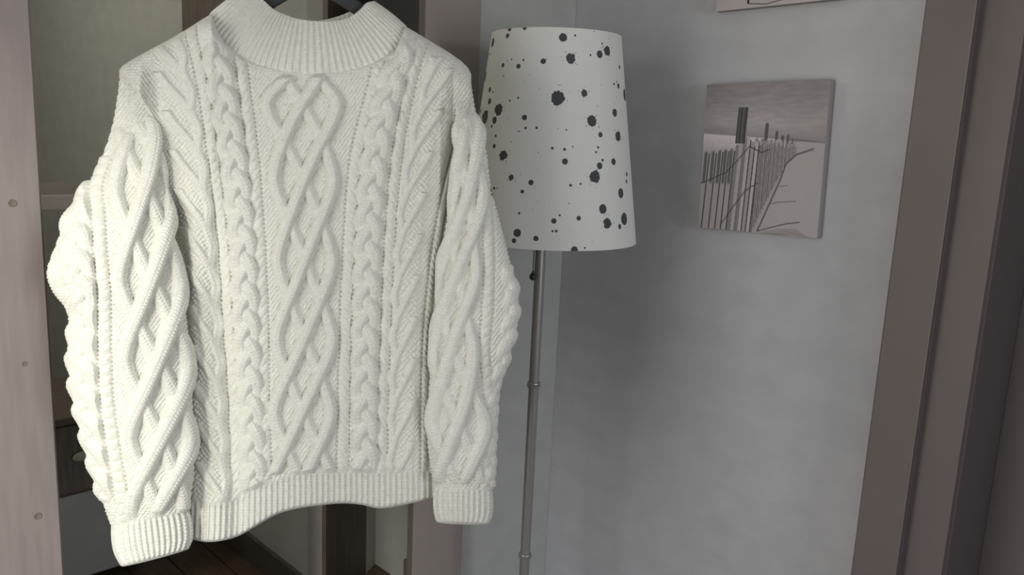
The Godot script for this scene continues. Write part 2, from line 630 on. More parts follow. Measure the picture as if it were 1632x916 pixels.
func collar(sweater: Node3D, off: Transform3D) -> void:
	var seam := [Vector3(334, 22, -52), Vector3(345, 48, -33), Vector3(362, 74, -18), Vector3(388, 95, -6), Vector3(425, 111, 1), Vector3(470, 118, 5), Vector3(515, 119, 5), Vector3(560, 114, 2), Vector3(600, 100, -5), Vector3(630, 80, -18), Vector3(643, 58, -33), Vector3(648, 42, -52)]
	var top := [Vector3(385, -16, -66), Vector3(404, -10, -60), Vector3(420, 1, -54), Vector3(436, 15, -46), Vector3(455, 24, -38), Vector3(478, 31, -31), Vector3(508, 34, -29), Vector3(535, 33, -31), Vector3(556, 28, -36), Vector3(572, 17, -45), Vector3(584, 5, -55), Vector3(597, 2, -66)]
	var bseam := [Vector3(334, 22, -52), Vector3(360, 34, -74), Vector3(410, 48, -92), Vector3(490, 56, -98), Vector3(570, 52, -92), Vector3(625, 46, -74), Vector3(648, 42, -52)]
	var btop := [Vector3(385, -16, -66), Vector3(415, 8, -84), Vector3(455, 30, -97), Vector3(500, 34, -100), Vector3(540, 26, -97), Vector3(572, 12, -84), Vector3(597, 2, -66)]
	var meshes := []
	for side in 2:
		var nu := 560 if side == 0 else 260
		var nv := 84 if side == 0 else 40
		var P := PackedVector3Array()
		P.resize(nu * nv)
		for i in nu:
			var t := float(i) / (nu - 1)
			var a := curve3(seam if side == 0 else bseam, t)
			var b := curve3(top if side == 0 else btop, t)
			var mid := (a + b) * 0.5
			for j in nv:
				var r := 1.28 * float(j) / (nv - 1)
				var q := a.lerp(b, minf(r, 1.0))
				var bow := 4.0 * minf(r, 1.0) * (1.0 - minf(r, 1.0))
				q.z += bow * (7.0 if side == 0 else -4.0)
				var out := 1.0 if side == 0 else -1.0
				# outward bow at the two ends of the ring
				q.x += bow * 3.0 * (2.0 * t - 1.0)
				var x := t * (43.0 if side == 0 else 24.0) + 0.2 * sin(t * 19.0)
				var relief := rib(x, r * mid.distance_to(a) * 2.0, 2.3) * minf(1.0, r * 10.0)
				if r > 1.0:
					var w := (r - 1.0) / 0.28
					q.y += 20.0 * w - 3.0 * sin(PI * minf(w * 3.0, 1.0))
					q.z -= out * (7.0 * minf(1.0, w * 4.0))
					relief = -relief * 0.6
				var slope := absf(2.0 * t - 1.0)
				q.z += out * relief * (1.0 - 0.4 * slope)
				q.y += relief * 0.25 * (2.0 * t - 1.0) * out
				P[j * nu + i] = off * knit(q.x, q.y, q.z)
		meshes.append(grid_meshes(P, PackedByteArray(), nu, nv, side == 1)[0])
	put("collar", meshes[0], M.knit, sweater)
	put("collar_back", meshes[1], M.knit, sweater)

# rows of a sleeve: [left u, left v, right u, right v]
func sleeve_mesh(sw: Swatch, K: Array, depth: PackedVector2Array, base: PackedVector2Array, inner: PackedVector2Array, nu: int, nv: int, off: Transform3D, ribbed: bool, ribs: float) -> Array:
	var n := K.size() - 1
	var curves := []
	for c in 4:
		var k := PackedVector2Array()
		for i in n + 1: k.append(Vector2(i, K[i][c]))
		curves.append(k)
	var P := PackedVector3Array()
	var ids := PackedByteArray()
	P.resize(nu * nv)
	ids.resize(nu * nv)
	var bn := 26
	var B := PackedVector3Array()
	B.resize(bn * nv)
	for j in nv:
		var t := float(j) / (nv - 1)
		var y := t * n
		var under := 0.0
		var round := 0.0
		if ribbed:
			y = minf(t * 1.1, 1.0) * n
			under = maxf(0.0, t * 1.1 - 1.0) / 0.1
			round = 1.0 - sqrt(maxf(0.0, 1.0 - pow(clampf((t - 0.82) / 0.09, 0.0, 1.0), 2.0)))
		var l := Vector2(ev(curves[0], y), ev(curves[1], y))
		var r := Vector2(ev(curves[2], y), ev(curves[3], y))
		var dp := ev(depth, y)
		var bl := ev(base, y)
		var br := ev(inner, y)
		var mid := (l + r) * 0.5
		var half := (r - l) * 0.5
		for i in nu:
			var th := PI * i / (nu - 1)
			var c := -cos(th)
			var s := maxf(sin(th), 0.0)
			var q := mid + half * c
			var relief := 0.0
			if ribbed:
				relief = rib(ribs * c * 0.5 + 0.25, t * 60.0, 2.2) * minf(1.0, t * 8.0) * (1.0 - round)
			else:
				relief = sw.at(q.x, q.y) * minf(1.0, minf(t, 1.0 - t) * 30.0 + 0.25)
				ids[j * nu + i] = sw.id(q.x, q.y)
			var shrink := 1.0 - round * 0.05
			var h := lerpf(bl, br, (c + 1.0) * 0.5) + dp * pow(s, 0.8) * (1.0 - 0.25 * under) * (1.0 - round * 0.15)
			var p := Vector3(mid.x + half.x * c * shrink + relief * c * 0.8, mid.y + half.y * c + under * 2.5 * s - round * 0.0, h + relief * (0.25 + 0.75 * s))
			P[j * nu + i] = off * knit(p.x, p.y, p.z)
		for i in bn:
			var th := PI * i / (bn - 1)
			var c := -cos(th)
			var q := mid + half * c
			B[j * bn + i] = off * knit(q.x, q.y, lerpf(bl, br, (c + 1.0) * 0.5) - dp * 0.6 * sin(th) * (1.0 - round * 0.2))
	var parts := grid_meshes(P, ids, nu, nv, false, 1 if ribbed else 11)
	var back: ArrayMesh = grid_meshes(B, PackedByteArray(), bn, nv, true)[0]
	parts[0] = join([parts[0], back])
	return parts

func sleeves(sweater: Node3D, off: Transform3D) -> void:
	# the sleeve towards the window
	var sw := Swatch.new(50, 90, 330, 860)
	sw.purl(-0.05)
	plait(sw, ks([200, 190, 290, 140, 340, 122, 400, 122, 470, 133, 520, 134, 600, 132, 700, 146, 780, 162, 840, 172]), 11.6, ks([200, 9, 300, 12, 600, 12.5, 700, 11.5, 840, 8]), 44.0, 9.5, 2, 270, 800)
	sw.rope(rows(sw, ks([200, 188, 290, 154, 340, 157, 400, 160, 470, 166, 560, 167, 640, 171, 720, 182, 780, 192, 840, 200])), 10.0, 17.0, 0.3, 5.5, 4, 250, 832)
	lattice(sw, ks([170, 0, 300, 1, 445, 2, 575, 3, 700, 4, 815, 5]), ks([180, 212, 230, 220, 300, 229, 445, 238, 575, 249, 700, 254, 830, 250]), ks([180, 28, 240, 38, 300, 46, 445, 50, 575, 52, 700, 50, 830, 40]), ks([180, 11, 300, 12.5, 575, 13.5, 700, 14, 830, 11]), 14.0, 1, 184, 828, 45.0)
	var L := [[193, 108, 246, 186], [188, 150, 252, 222], [178, 205, 258, 262], [159, 258, 265, 310], [132, 302, 271, 345], [109, 342, 277, 378], [90, 388, 285, 422], [75, 432, 291, 458], [84, 464, 295, 490], [108, 500, 299, 522], [108, 560, 303, 575], [115, 620, 306, 630], [132, 690, 309, 695], [150, 755, 309, 757], [164, 800, 303, 797], [176, 836, 301, 815]]
	var parts := sleeve_mesh(sw, L, ks([0, 5, 1, 14, 2, 22, 3, 31, 6, 46, 9, 50, 13, 46, 15, 38]), ks([0, -50, 1, -38, 2, -28, 4, -10, 8, 12, 15, 16]), ks([0, -4, 1, -3, 2, -1, 4, 2, 8, 12, 15, 16]), 250, 640, off, false, 0.0)
	var s1 := put("sleeve", parts[0], M.knit, sweater)
	for k in range(1, 11):
		if parts[k]: put(NAMES[k], parts[k], M.knit, s1)
	var cuff := sleeve_mesh(sw, [[177, 834, 302, 812], [177, 856, 307, 834], [181, 880, 308, 856], [192, 902, 301, 875]], ks([0, 36, 3, 38]), ks([0, 16, 3, 16]), ks([0, 16, 3, 16]), 220, 70, off, true, 14.0)
	put("cuff", cuff[0], M.knit, s1)
	# the other sleeve
	sw = Swatch.new(660, 90, 850, 830)
	sw.purl(0.04)
	sw.rope(rows(sw, ks([200, 765, 300, 774, 400, 779, 500, 777, 560, 772, 640, 780, 760, 774])), 8.0, 16.0, 0.6, 3.5, 4, 300, 790)
	plait(sw, ks([200, 775, 300, 790, 400, 806, 480, 816, 560, 806, 640, 790, 790, 783]), 8.0, ks([200, 8, 800, 8]), 40.0, 4.0, 2, 420, 780)
	lattice(sw, ks([190, 0, 310, 1, 437, 2, 555, 3, 675, 4, 790, 5]), ks([180, 744, 310, 747, 437, 730, 555, 722, 675, 731, 780, 733]), ks([180, 18, 310, 23, 437, 30, 555, 33, 675, 42, 780, 36]), ks([180, 9, 310, 9.5, 437, 9.5, 675, 11, 780, 9]), 11.0, 1, 180, 772, 30.0)
	var Rr := [[727, 150, 747, 112], [726, 192, 758, 178], [726, 242, 774, 238], [724, 290, 782, 296], [715, 335, 795, 348], [705, 400, 810, 406], [700, 460, 824, 463], [694, 520, 825, 515], [688, 575, 808, 577], [684, 620, 793, 620], [681, 690, 788, 700], [686, 740, 786, 757], [692, 776, 785, 782]]
	parts = sleeve_mesh(sw, Rr, ks([0, 4, 1, 12, 2, 19, 3, 26, 6, 40, 9, 38, 12, 32]), ks([0, -6, 1, -5, 2, -7, 3, -9, 6, -4, 12, 0]), ks([0, -50, 1, -36, 2, -26, 3, -18, 6, -4, 12, 0]), 170, 600, off, false, 0.0)
	var s2 := put("sleeve", parts[0], M.knit, sweater)
	for k in range(1, 11):
		if parts[k]: put(NAMES[k], parts[k], M.knit, s2)
	cuff = sleeve_mesh(sw, [[692, 774, 785, 778], [690, 795, 786, 800], [691, 815, 785, 820], [695, 832, 780, 834]], ks([0, 31, 3, 34]), ks([0, 0, 3, 0]), ks([0, 0, 3, 0]), 170, 60, off, true, 11.0)
	put("cuff", cuff[0], M.knit, s2)

# short loose fibres that stand off the wool
func fuzz(sweater: Node3D) -> void:
	var rng := RandomNumberGenerator.new()
	rng.seed = 77
	var kinds := []
	for k in 3:
		var st := SurfaceTool.new()
		st.begin(Mesh.PRIMITIVE_TRIANGLES)
		var p := Vector3.ZERO
		var d := Vector3(0.35, 1.0, 0.2).normalized()
		var pts := [p]
		for i in 5:
			d = (d + Vector3(rng.randf_range(-0.9, 0.9), rng.randf_range(-0.3, 0.15), rng.randf_range(-0.9, 0.9)) * 0.8).normalized()
			p += d * 0.0011
			pts.append(p)
		for i in 5:
			var r0 := 0.00007 * (1.0 - i / 6.5)
			var r1 := 0.00007 * (1.0 - (i + 1) / 6.5)
			for q in 3:
				var a := Vector3(cos(TAU * q / 3), 0, sin(TAU * q / 3))
				var b := Vector3(cos(TAU * (q + 1) / 3), 0, sin(TAU * (q + 1) / 3))
				var v0: Vector3 = pts[i] + a * r0
				var v1: Vector3 = pts[i] + b * r0
				var v2: Vector3 = pts[i + 1] + b * r1
				var v3: Vector3 = pts[i + 1] + a * r1
				for w in [v0, v2, v1, v0, v3, v2]:
					st.set_normal((a + b).normalized())
					st.add_vertex(w)
		kinds.append(st.commit())
	var spots := []
	for m in sweater.find_children("*", "MeshInstance3D", true, false):
		if m.name.begins_with("back") or m.name.begins_with("collar_back"): continue
		var arr: Array = (m.mesh as ArrayMesh).surface_get_arrays(0)
		var vs: PackedVector3Array = arr[Mesh.ARRAY_VERTEX]
		var ns: PackedVector3Array = arr[Mesh.ARRAY_NORMAL]
		var n := int(vs.size() * 0.055)
		for i in n:
			var k := rng.randi() % vs.size()
			spots.append([vs[k], ns[k]])
	for kind in 3:
		var mm := MultiMesh.new()
		mm.transform_format = MultiMesh.TRANSFORM_3D
		mm.mesh = kinds[kind]
		var mine := []
		for i in range(kind, spots.size(), 3): mine.append(spots[i])
		mm.instance_count = mine.size()
		for i in mine.size():
			var n: Vector3 = (mine[i][1] as Vector3) + Vector3(rng.randf_range(-0.8, 0.8), rng.randf_range(-0.8, 0.8), rng.randf_range(-0.8, 0.8))
			n = n.normalized()
			var x := n.cross(Vector3(0.3, 0.5, 0.8)).normalized()
			mm.set_instance_transform(i, Transform3D(Basis(x, n, x.cross(n)).rotated(n, rng.randf() * TAU) * Basis.from_scale(Vector3.ONE * rng.randf_range(0.5, 1.15)), mine[i][0] - n * 0.0003))
		var o := MultiMeshInstance3D.new()
		o.name = "wool_fuzz"
		o.multimesh = mm
		o.material_override = M.fibre
		o.set_meta("kind", "stuff")
		sweater.add_child(o, true)

func hanger() -> void:
	var o := thing("clothes_hanger", Transform3D(Basis(), knit(490, -40, -75)), "dark grey flat hanger whose sloping arms show inside the sweater's collar", "hanger")
	var off := Transform3D(Basis(), -o.position)
	for side in [-1.0, 1.0]:
		var st := SurfaceTool.new()
		st.begin(Mesh.PRIMITIVE_TRIANGLES)
		var sec := []
		var pts: Array = [Vector3(492, -34, -74), Vector3(520, -16, -74), Vector3(552, 2, -74), Vector3(585, 24, -74), Vector3(640, 62, -72), Vector3(700, 98, -70), Vector3(728, 122, -68)] if side > 0 else [Vector3(492, -34, -74), Vector3(464, -16, -74), Vector3(434, 2, -74), Vector3(400, 24, -74), Vector3(340, 54, -72), Vector3(270, 92, -70), Vector3(222, 124, -68)]
		for i in pts.size():
			var d: Vector3 = (pts[mini(i + 1, pts.size() - 1)] - pts[maxi(i - 1, 0)]).normalized()
			var up: Vector3 = Vector3(-d.y, d.x, 0) * side
			var tall := 11.0 if i < pts.size() - 1 else 7.0
			var ring := []
			for k in 12:
				var a := TAU * k / 12.0
				var cx := signf(cos(a)) * pow(absf(cos(a)), 0.5)
				var cy := signf(sin(a)) * pow(absf(sin(a)), 0.5)
				var q: Vector3 = pts[i] + up * cx * tall + Vector3(0, 0, cy * 5.0)
				ring.append(off * knit(q.x, q.y, q.z))
			sec.append(ring)
		for i in sec.size() - 1:
			for k in 12:
				var c: Vector3 = off * knit((pts[i] as Vector3).x, (pts[i] as Vector3).y, (pts[i] as Vector3).z)
				quad(st, sec[i][k], sec[i][(k + 1) % 12], sec[i + 1][(k + 1) % 12], sec[i + 1][k], c)
		for k in range(1, 11):
			quad(st, sec[-1][0], sec[-1][k], sec[-1][k + 1], sec[-1][k + 1], off * knit((pts[-2] as Vector3).x, (pts[-2] as Vector3).y, (pts[-2] as Vector3).z))
		put("arm", st.commit(), M.hanger, o)
	var neck := off * knit(492, -34, -74)
	var up: Array = [neck]
	var rise := 2.122 - (neck.y + o.position.y)
	for i in range(1, 9): up.append(neck + Vector3(0, rise * i / 8.0 - 0.02, 0))
	for i in 13:
		var a := PI * 1.25 * i / 12.0
		up.append(neck + Vector3(0, rise - 0.012, 0) + Vector3(0.014 * (cos(a) - 1.0) + 0.014 - 0.014, 0.014 * sin(a), 0).rotated(Vector3.UP, 0.0))
	put("hook", tube(up, 0.0022), M.steel, o)
	# the rail that the hook hangs on, above the picture: from the wall over the doorway out into the room
	var mid := neck + o.position + Vector3(-0.014, 0, 0)
	var q := rx.affine_inverse() * mid
	var rail := thing("hanging_rail", rx * Transform3D(Basis(), Vector3(0.02, 2.11, q.z)), "round steel rail standing out from the wall over the doorway", "rail")
	put("rod", tube([Vector3(0.0, 0, 0), Vector3(q.x + 0.1, 0, 0)], 0.007, 14), M.steel, rail)
	put("wall_plate", cham(Vector3(0.0, -0.03, -0.03), Vector3(0.006, 0.03, 0.03)), M.steel, rail)
	put("end_cap", tube([Vector3(q.x + 0.1, 0, 0), Vector3(q.x + 0.112, 0, 0)], 0.010, 14), M.steel, rail)
# ---------------------------------------------------------------- materials
func materials() -> void:
	var k := mat(Color(0.93, 0.925, 0.885), 0.95)
	k.metallic_specular = 0.2
	k.rim_enabled = true
	k.rim = 0.35
	k.rim_tint = 0.3
	k.heightmap_enabled = true
	k.heightmap_texture = noise_tex(0.09, 31, 512, 0.0, 1.0, 4)
	k.heightmap_scale = 0.07
	k.albedo_texture = noise_tex(0.02, 33, 512, 0.94, 1.0, 3)
	k.uv1_triplanar = true
	k.uv1_scale = Vector3(9, 9, 9)
	M.knit = k
	M.fibre = mat(Color(0.95, 0.94, 0.90), 0.9)
	M.fibre.backlight_enabled = true
	M.fibre.backlight = Color(0.5, 0.5, 0.48)
	M.hanger = mat(Color(0.16, 0.165, 0.17), 0.55)
	M.steel = mat(Color(0.60, 0.59, 0.57), 0.36, 0.45)
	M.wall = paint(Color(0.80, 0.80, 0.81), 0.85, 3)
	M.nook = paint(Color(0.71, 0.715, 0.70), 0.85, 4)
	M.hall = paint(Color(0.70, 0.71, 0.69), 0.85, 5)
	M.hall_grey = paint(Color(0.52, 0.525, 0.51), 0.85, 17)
	M.ceiling = paint(Color(0.88, 0.88, 0.87), 0.9, 6)
	M.taupe = paint(Color(0.59, 0.55, 0.525), 0.6, 8, 0.98, 0.02)
	M.groove = paint(Color(0.42, 0.40, 0.37), 0.7, 9)
	M.post = wood(Color(0.59, 0.545, 0.53), 0.55, 10, 0.92)
	M.knot = mat(Color(0.47, 0.42, 0.39), 0.7)
	M.frame = paint(Color(0.46, 0.42, 0.405), 0.6, 11, 0.98, 0.02)
	M.painted_shade = mat(Color(0.30, 0.265, 0.265), 0.7)  # shade of the door reveal and casing step, put into the colour
	M.shelf_top = mat(Color(0.52, 0.49, 0.46), 0.7)
	M.pale = mat(Color(0.96, 0.92, 0.90), 0.7)  # whitened so the shelf's front edge looks daylit
	M.brown = wood(Color(0.42, 0.375, 0.335), 0.6, 12, 0.8)
	M.floor = wood(Color(0.36, 0.29, 0.23), 0.45, 13, 0.75, Vector3(1.2, 9, 9))
	M.gap = mat(Color(0.1, 0.08, 0.07), 0.9)
	M.skirt = mat(Color(0.30, 0.28, 0.26), 0.7)
	M.grey_board = paint(Color(0.62, 0.62, 0.60), 0.7, 14)
	M.white_frame = mat(Color(0.9, 0.9, 0.9), 0.5)
	M.glass = mat(Color(1, 1, 1, 0.06), 0.02)
	M.glass.transparency = BaseMaterial3D.TRANSPARENCY_ALPHA
	M.cream = mat(Color(0.66, 0.63, 0.55), 0.5)
	M.leather = wood(Color(0.30, 0.23, 0.19), 0.6, 15, 0.7, Vector3(5, 5, 5))

# ---------------------------------------------------------------- the room
func build_room() -> void:
	# floor boards, each its own part of the floor
	var fl := structure("floor", -3.4, 4.2, -0.06, -0.012, -0.25, 2.24, M.gap, 0.0)
	var mesh := cham(Vector3(-0.945, -0.007, -0.0575), Vector3(0.945, 0.007, 0.0575), 0.0015)
	var n := 0
	for row in 21:
		for col in 4:
			var a := -3.4 + col * 1.9 + 0.95
			var tone := M.floor as StandardMaterial3D
			put("floor_board", mesh, tone, fl, Transform3D(Basis(), Vector3(a - 0.4, 0.029, -0.25 + row * 0.1187 + 0.06 - 0.995)))
			n += 1
	structure("ceiling", -3.4, 4.2, 2.5, 2.6, -0.22, 2.3, M.ceiling)
	# print wall, with the opening of the second door from a = 0.97 on
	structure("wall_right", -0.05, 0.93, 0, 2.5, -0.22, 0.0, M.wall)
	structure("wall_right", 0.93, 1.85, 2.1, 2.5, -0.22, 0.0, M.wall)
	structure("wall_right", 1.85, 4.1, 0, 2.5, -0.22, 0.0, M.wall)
	structure("wall_front", 4.0, 4.1, 0, 2.5, 0.0, 0.3, M.wall)
	structure("wall_front", 4.0, 4.1, 0, 2.5, 1.5, 2.2, M.wall)
	structure("wall_front", 4.0, 4.1, 0, 0.75, 0.3, 1.5, M.wall)
	structure("wall_front", 4.0, 4.1, 2.05, 2.5, 0.3, 1.5, M.wall)
	window("window_3", 0.3, 1.5, 0.75, 2.05, 0.0, true)  # unseen window, added to bring fill light into the room
	# window wall, opposite the prints
	structure("wall_window", -0.05, 0.2, 0, 2.5, 2.2, 2.3, M.wall)
	structure("wall_window", 1.06, 4.1, 0, 2.5, 2.2, 2.3, M.wall)
	structure("wall_window", 0.2, 1.06, 0, 0.25, 2.2, 2.3, M.wall)
	structure("wall_window", 0.2, 1.06, 1.9, 2.5, 2.2, 2.3, M.wall)
	window("window_1", 0.2, 1.06, 0.25, 1.9, 2.22)
	# doorway wall: nook strip, header, long left part
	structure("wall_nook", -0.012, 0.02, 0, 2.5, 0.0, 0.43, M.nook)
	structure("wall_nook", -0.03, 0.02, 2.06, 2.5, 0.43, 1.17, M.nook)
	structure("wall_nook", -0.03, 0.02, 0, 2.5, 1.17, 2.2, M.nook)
	# casings of the doorway that the sweater hangs in front of
	structure("trim_1", 0.02, 0.036, 0, 2.14, 0.315, 0.464, M.taupe, 0.002)
	structure("trim_2", 0.018, 0.0355, 0, 2.06, 0.4635, 0.466, M.groove, 0.0005)
	structure("trim_3", 0.02, 0.036, 2.06, 2.14, 0.464, 1.163, M.taupe, 0.002)
	var post := structure("trim_4", 0.018, 0.04, 0, 2.14, 1.163, 1.31, M.post, 0.003)
	var disc := lathe(PackedVector2Array([Vector2(0.0058, -0.0004), Vector2(0.0052, 0.0008), Vector2(0.003, 0.0003), Vector2(0.0, 0.0)]), 18)
	for p in [[1.225, 1.201, 1.0], [0.989, 1.199, 0.7], [0.747, 1.195, 1.0]]:
		put("knot", disc, M.knot, post, Transform3D(Basis(Vector3(0, 0, 1), -PI / 2).scaled(Vector3.ONE * p[2]), Vector3(0.011, p[0] - 1.07, p[1] - 1.2365)))
	# casing and reveal of the second door in the print wall
	structure("trim_5", 0.824, 0.9045, 0, 2.18, 0.0, 0.042, M.frame, 0.003)
	structure("trim_6", 0.9, 0.973, 0, 2.1, -0.2, 0.018, M.frame, 0.004)
	structure("shade_trim_12", 0.955, 0.9765, 0, 2.1, -0.2, 0.0175, M.painted_shade, 0.002)  # dark sheet standing for the shade inside the reveal
	structure("shade_trim_13", 0.9042, 0.9075, 0, 2.1, 0.0175, 0.0412, M.painted_shade, 0.0005)  # dark strip standing for the shade beside the casing step
	structure("trim_7", 0.891, 1.87, 2.1, 2.18, 0.0, 0.03, M.frame, 0.003)
	structure("trim_8", 1.85, 1.95, 0, 2.18, 0.0, 0.03, M.frame, 0.003)
	var door := structure("door_1", 0.975, 1.848, 0.006, 2.095, -0.24, -0.2, M.frame, 0.002)
	put("door_handle", tube([Vector3(0.36, 0.0, 0.02), Vector3(0.36, 0.0, 0.07), Vector3(0.35, 0, 0.076), Vector3(0.25, 0.0, 0.076)], 0.008), M.steel, door)
	structure("baseboard_right", 0.02, 0.824, 0, 0.07, 0.0, 0.012, M.wall, 0.003)
	structure("baseboard_nook", 0.02, 0.032, 0, 0.07, 0.012, 0.315, M.nook, 0.003)

func window(called: String, a0: float, a1: float, y0: float, y1: float, b: float, turned := false) -> void:
	# along the a axis at depth b, or turned along the b axis in the far wall
	var w := structure(called, a0, a1, y0, y0 + 0.05, b, b + 0.05, M.white_frame) if not turned else structure(called, 4.02, 4.07, y0, y0 + 0.05, a0, a1, M.white_frame)
	var c := Vector3((a0 + a1) / 2, y0 + 0.025, b + 0.025)
	for q in [["window_frame", a0, a0 + 0.05, y0 + 0.05, y1, 0.0, 0.05], ["window_frame", a1 - 0.05, a1, y0 + 0.05, y1, 0.0, 0.05], ["window_frame", a0 + 0.05, a1 - 0.05, y1 - 0.05, y1, 0.0, 0.05], ["pane", a0 + 0.05, a1 - 0.05, y0 + 0.05, y1 - 0.05, 0.02, 0.026]]:
		var lo := Vector3(q[1], q[3], b + q[5]) - c
		var hi := Vector3(q[2], q[4], b + q[6]) - c
		if turned:
			lo = Vector3(lo.z, lo.y, lo.x)
			hi = Vector3(hi.z, hi.y, hi.x)
		put(q[0], cham(lo, hi, 0.001), M.glass if q[0] == "pane" else M.white_frame, w)

# ---------------------------------------------------------------- beyond the doorway
func build_hall() -> void:
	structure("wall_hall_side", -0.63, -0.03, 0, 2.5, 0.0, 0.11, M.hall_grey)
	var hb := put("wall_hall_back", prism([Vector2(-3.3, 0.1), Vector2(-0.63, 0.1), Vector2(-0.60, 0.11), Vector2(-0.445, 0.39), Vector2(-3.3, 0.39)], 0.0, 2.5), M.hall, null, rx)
	tag(hb, "", "", "", "structure")
	structure("trim_9", -0.525, -0.45, 0, 2.5, 0.388, 0.396, M.grey_board, 0.001)
	var tr := put("trim_10", prism([Vector2(-0.612, 0.11), Vector2(-0.606, 0.104), Vector2(-0.434, 0.392), Vector2(-0.45, 0.395)], 0.0, 2.5), M.brown, null, rx)
	tag(tr, "", "", "", "structure")
	structure("trim_11", -1.255, -0.935, 0, 2.2, 0.389, 0.4, M.brown, 0.002)
	structure("wall_hall_end", -3.4, -3.3, 0, 2.5, 0.0, 2.1, M.hall)
	structure("wall_hall_front", -3.3, -0.03, 0, 2.5, 2.0, 2.1, M.hall)
	var c0 := thing("added_ceiling_lamp", rx * Transform3D(Basis(), Vector3(-1.5, 2.5, 1.7)), "added round white ceiling lamp, out of view, that brightens the hall beyond the doorway", "lamp")  # unseen lamp, added to light the hall
	put("lamp_base", lathe(PackedVector2Array([Vector2(0.0, 0.0), Vector2(0.16, 0.0), Vector2(0.16, -0.03), Vector2(0.15, -0.035), Vector2(0.0, -0.035)]), 32), M.white_frame, c0)
	var glow := mat(Color(0.9, 0.88, 0.84), 0.5)
	glow.emission_enabled = true
	glow.emission = Color(1.0, 0.95, 0.88)
	glow.emission_energy_multiplier = 1.0
	put("glass_dome", lathe(PackedVector2Array([Vector2(0.14, -0.035), Vector2(0.135, -0.06), Vector2(0.1, -0.085), Vector2(0.05, -0.097), Vector2(0.0, -0.1)]), 32), glow, c0)
	var l := OmniLight3D.new()
	l.name = "hall_fill_light"
	l.light_energy = 0.42
	l.light_color = Color(1.0, 0.96, 0.9)
	l.light_size = 0.12
	l.omni_range = 8.0
	l.omni_attenuation = 2.0
	l.shadow_enabled = true
	c0.add_child(l)
	l.position = Vector3(0, -0.24, 0)
	structure("baseboard_hall", -3.3, -1.255, 0, 0.09, 0.39, 0.402, M.skirt, 0.003)
	structure("baseboard_hall", -0.935, -0.52, 0, 0.09, 0.39, 0.402, M.skirt, 0.003)
	structure("baseboard_hall", -0.44, -0.05, 0, 0.09, 0.11, 0.122, M.skirt, 0.003)
	# wall shelf seen between post and sleeve
	var s := thing("wall_shelf", rx * Transform3D(Basis(), Vector3(-0.012, 1.194, 1.25)), "grey wall shelf with daylight coloured into its front edge seen between the left post and the sleeve", "shelf")
	put("board", cham(Vector3(-0.45, 0.0, -0.26), Vector3(-0.15, 0.024, 0.3), 0.002), M.shelf_top, s)
	put("lit_front_edge", cham(Vector3(-0.15, -0.0005, -0.26), Vector3(-0.14, 0.0245, 0.3), 0.002), M.pale, s)  # daylight on the edge is put into its colour
	put("bracket", cham(Vector3(-0.36, -0.03, 0.22), Vector3(0.0, 0.0, 0.25), 0.002), M.shelf_top, s)
	# low chest below it
	var c := thing("low_chest", rx * Transform3D(Basis(), Vector3(-1.05, 0, 0.66)), "dark brown low chest behind the left sleeve, a pale pull on its front", "chest")
	put("body", cham(Vector3(-0.38, 0.02, 0.0), Vector3(0.0, 0.5, 0.56), 0.003), M.brown, c)
	put("top", cham(Vector3(-0.39, 0.5, -0.01), Vector3(0.012, 0.522, 0.57), 0.003), M.brown, c)
	put("drawer", cham(Vector3(0.0, 0.298, 0.015), Vector3(0.015, 0.495, 0.545), 0.003), M.brown, c)
	put("door", cham(Vector3(0.0, 0.03, 0.015), Vector3(0.015, 0.29, 0.545), 0.003), M.grey_board, c)
	put("pull", lathe(PackedVector2Array([Vector2(0.0, 0.020), Vector2(0.018, 0.018), Vector2(0.028, 0.010), Vector2(0.02, 0.002), Vector2(0.008, 0.0), Vector2(0.008, -0.01)]), 28), M.cream, c, Transform3D(Basis(Vector3(0, 0, 1), -PI / 2).scaled(Vector3(0.55, 0.55, 1)), Vector3(0.02, 0.405, 0.156)))

# ---------------------------------------------------------------- canvas prints
func dot(im: Image, x: float, y: float, r: float, c: Color) -> void:
	for j in range(int(y - r), int(y + r) + 1):
		for i in range(int(x - r), int(x + r) + 1):
			if i >= 0 and j >= 0 and i < im.get_width() and j < im.get_height() and Vector2(i - x, j - y).length() <= r:
				im.set_pixel(i, j, im.get_pixel(i, j).lerp(c, c.a))

func stroke(im: Image, pts: Array, r: float, c: Color) -> void:
	for k in pts.size() - 1:
		var a: Vector2 = pts[k]
		var b: Vector2 = pts[k + 1]
		var n := int(a.distance_to(b) / maxf(r * 0.6, 0.6)) + 1
		for i in n: 
			var p := a.lerp(b, float(i) / n)
			dot(im, p.x, p.y, r, c)

func grey(x: float, a := 1.0) -> Color:
	return Color(x, x * 0.955, x * 0.95, a)

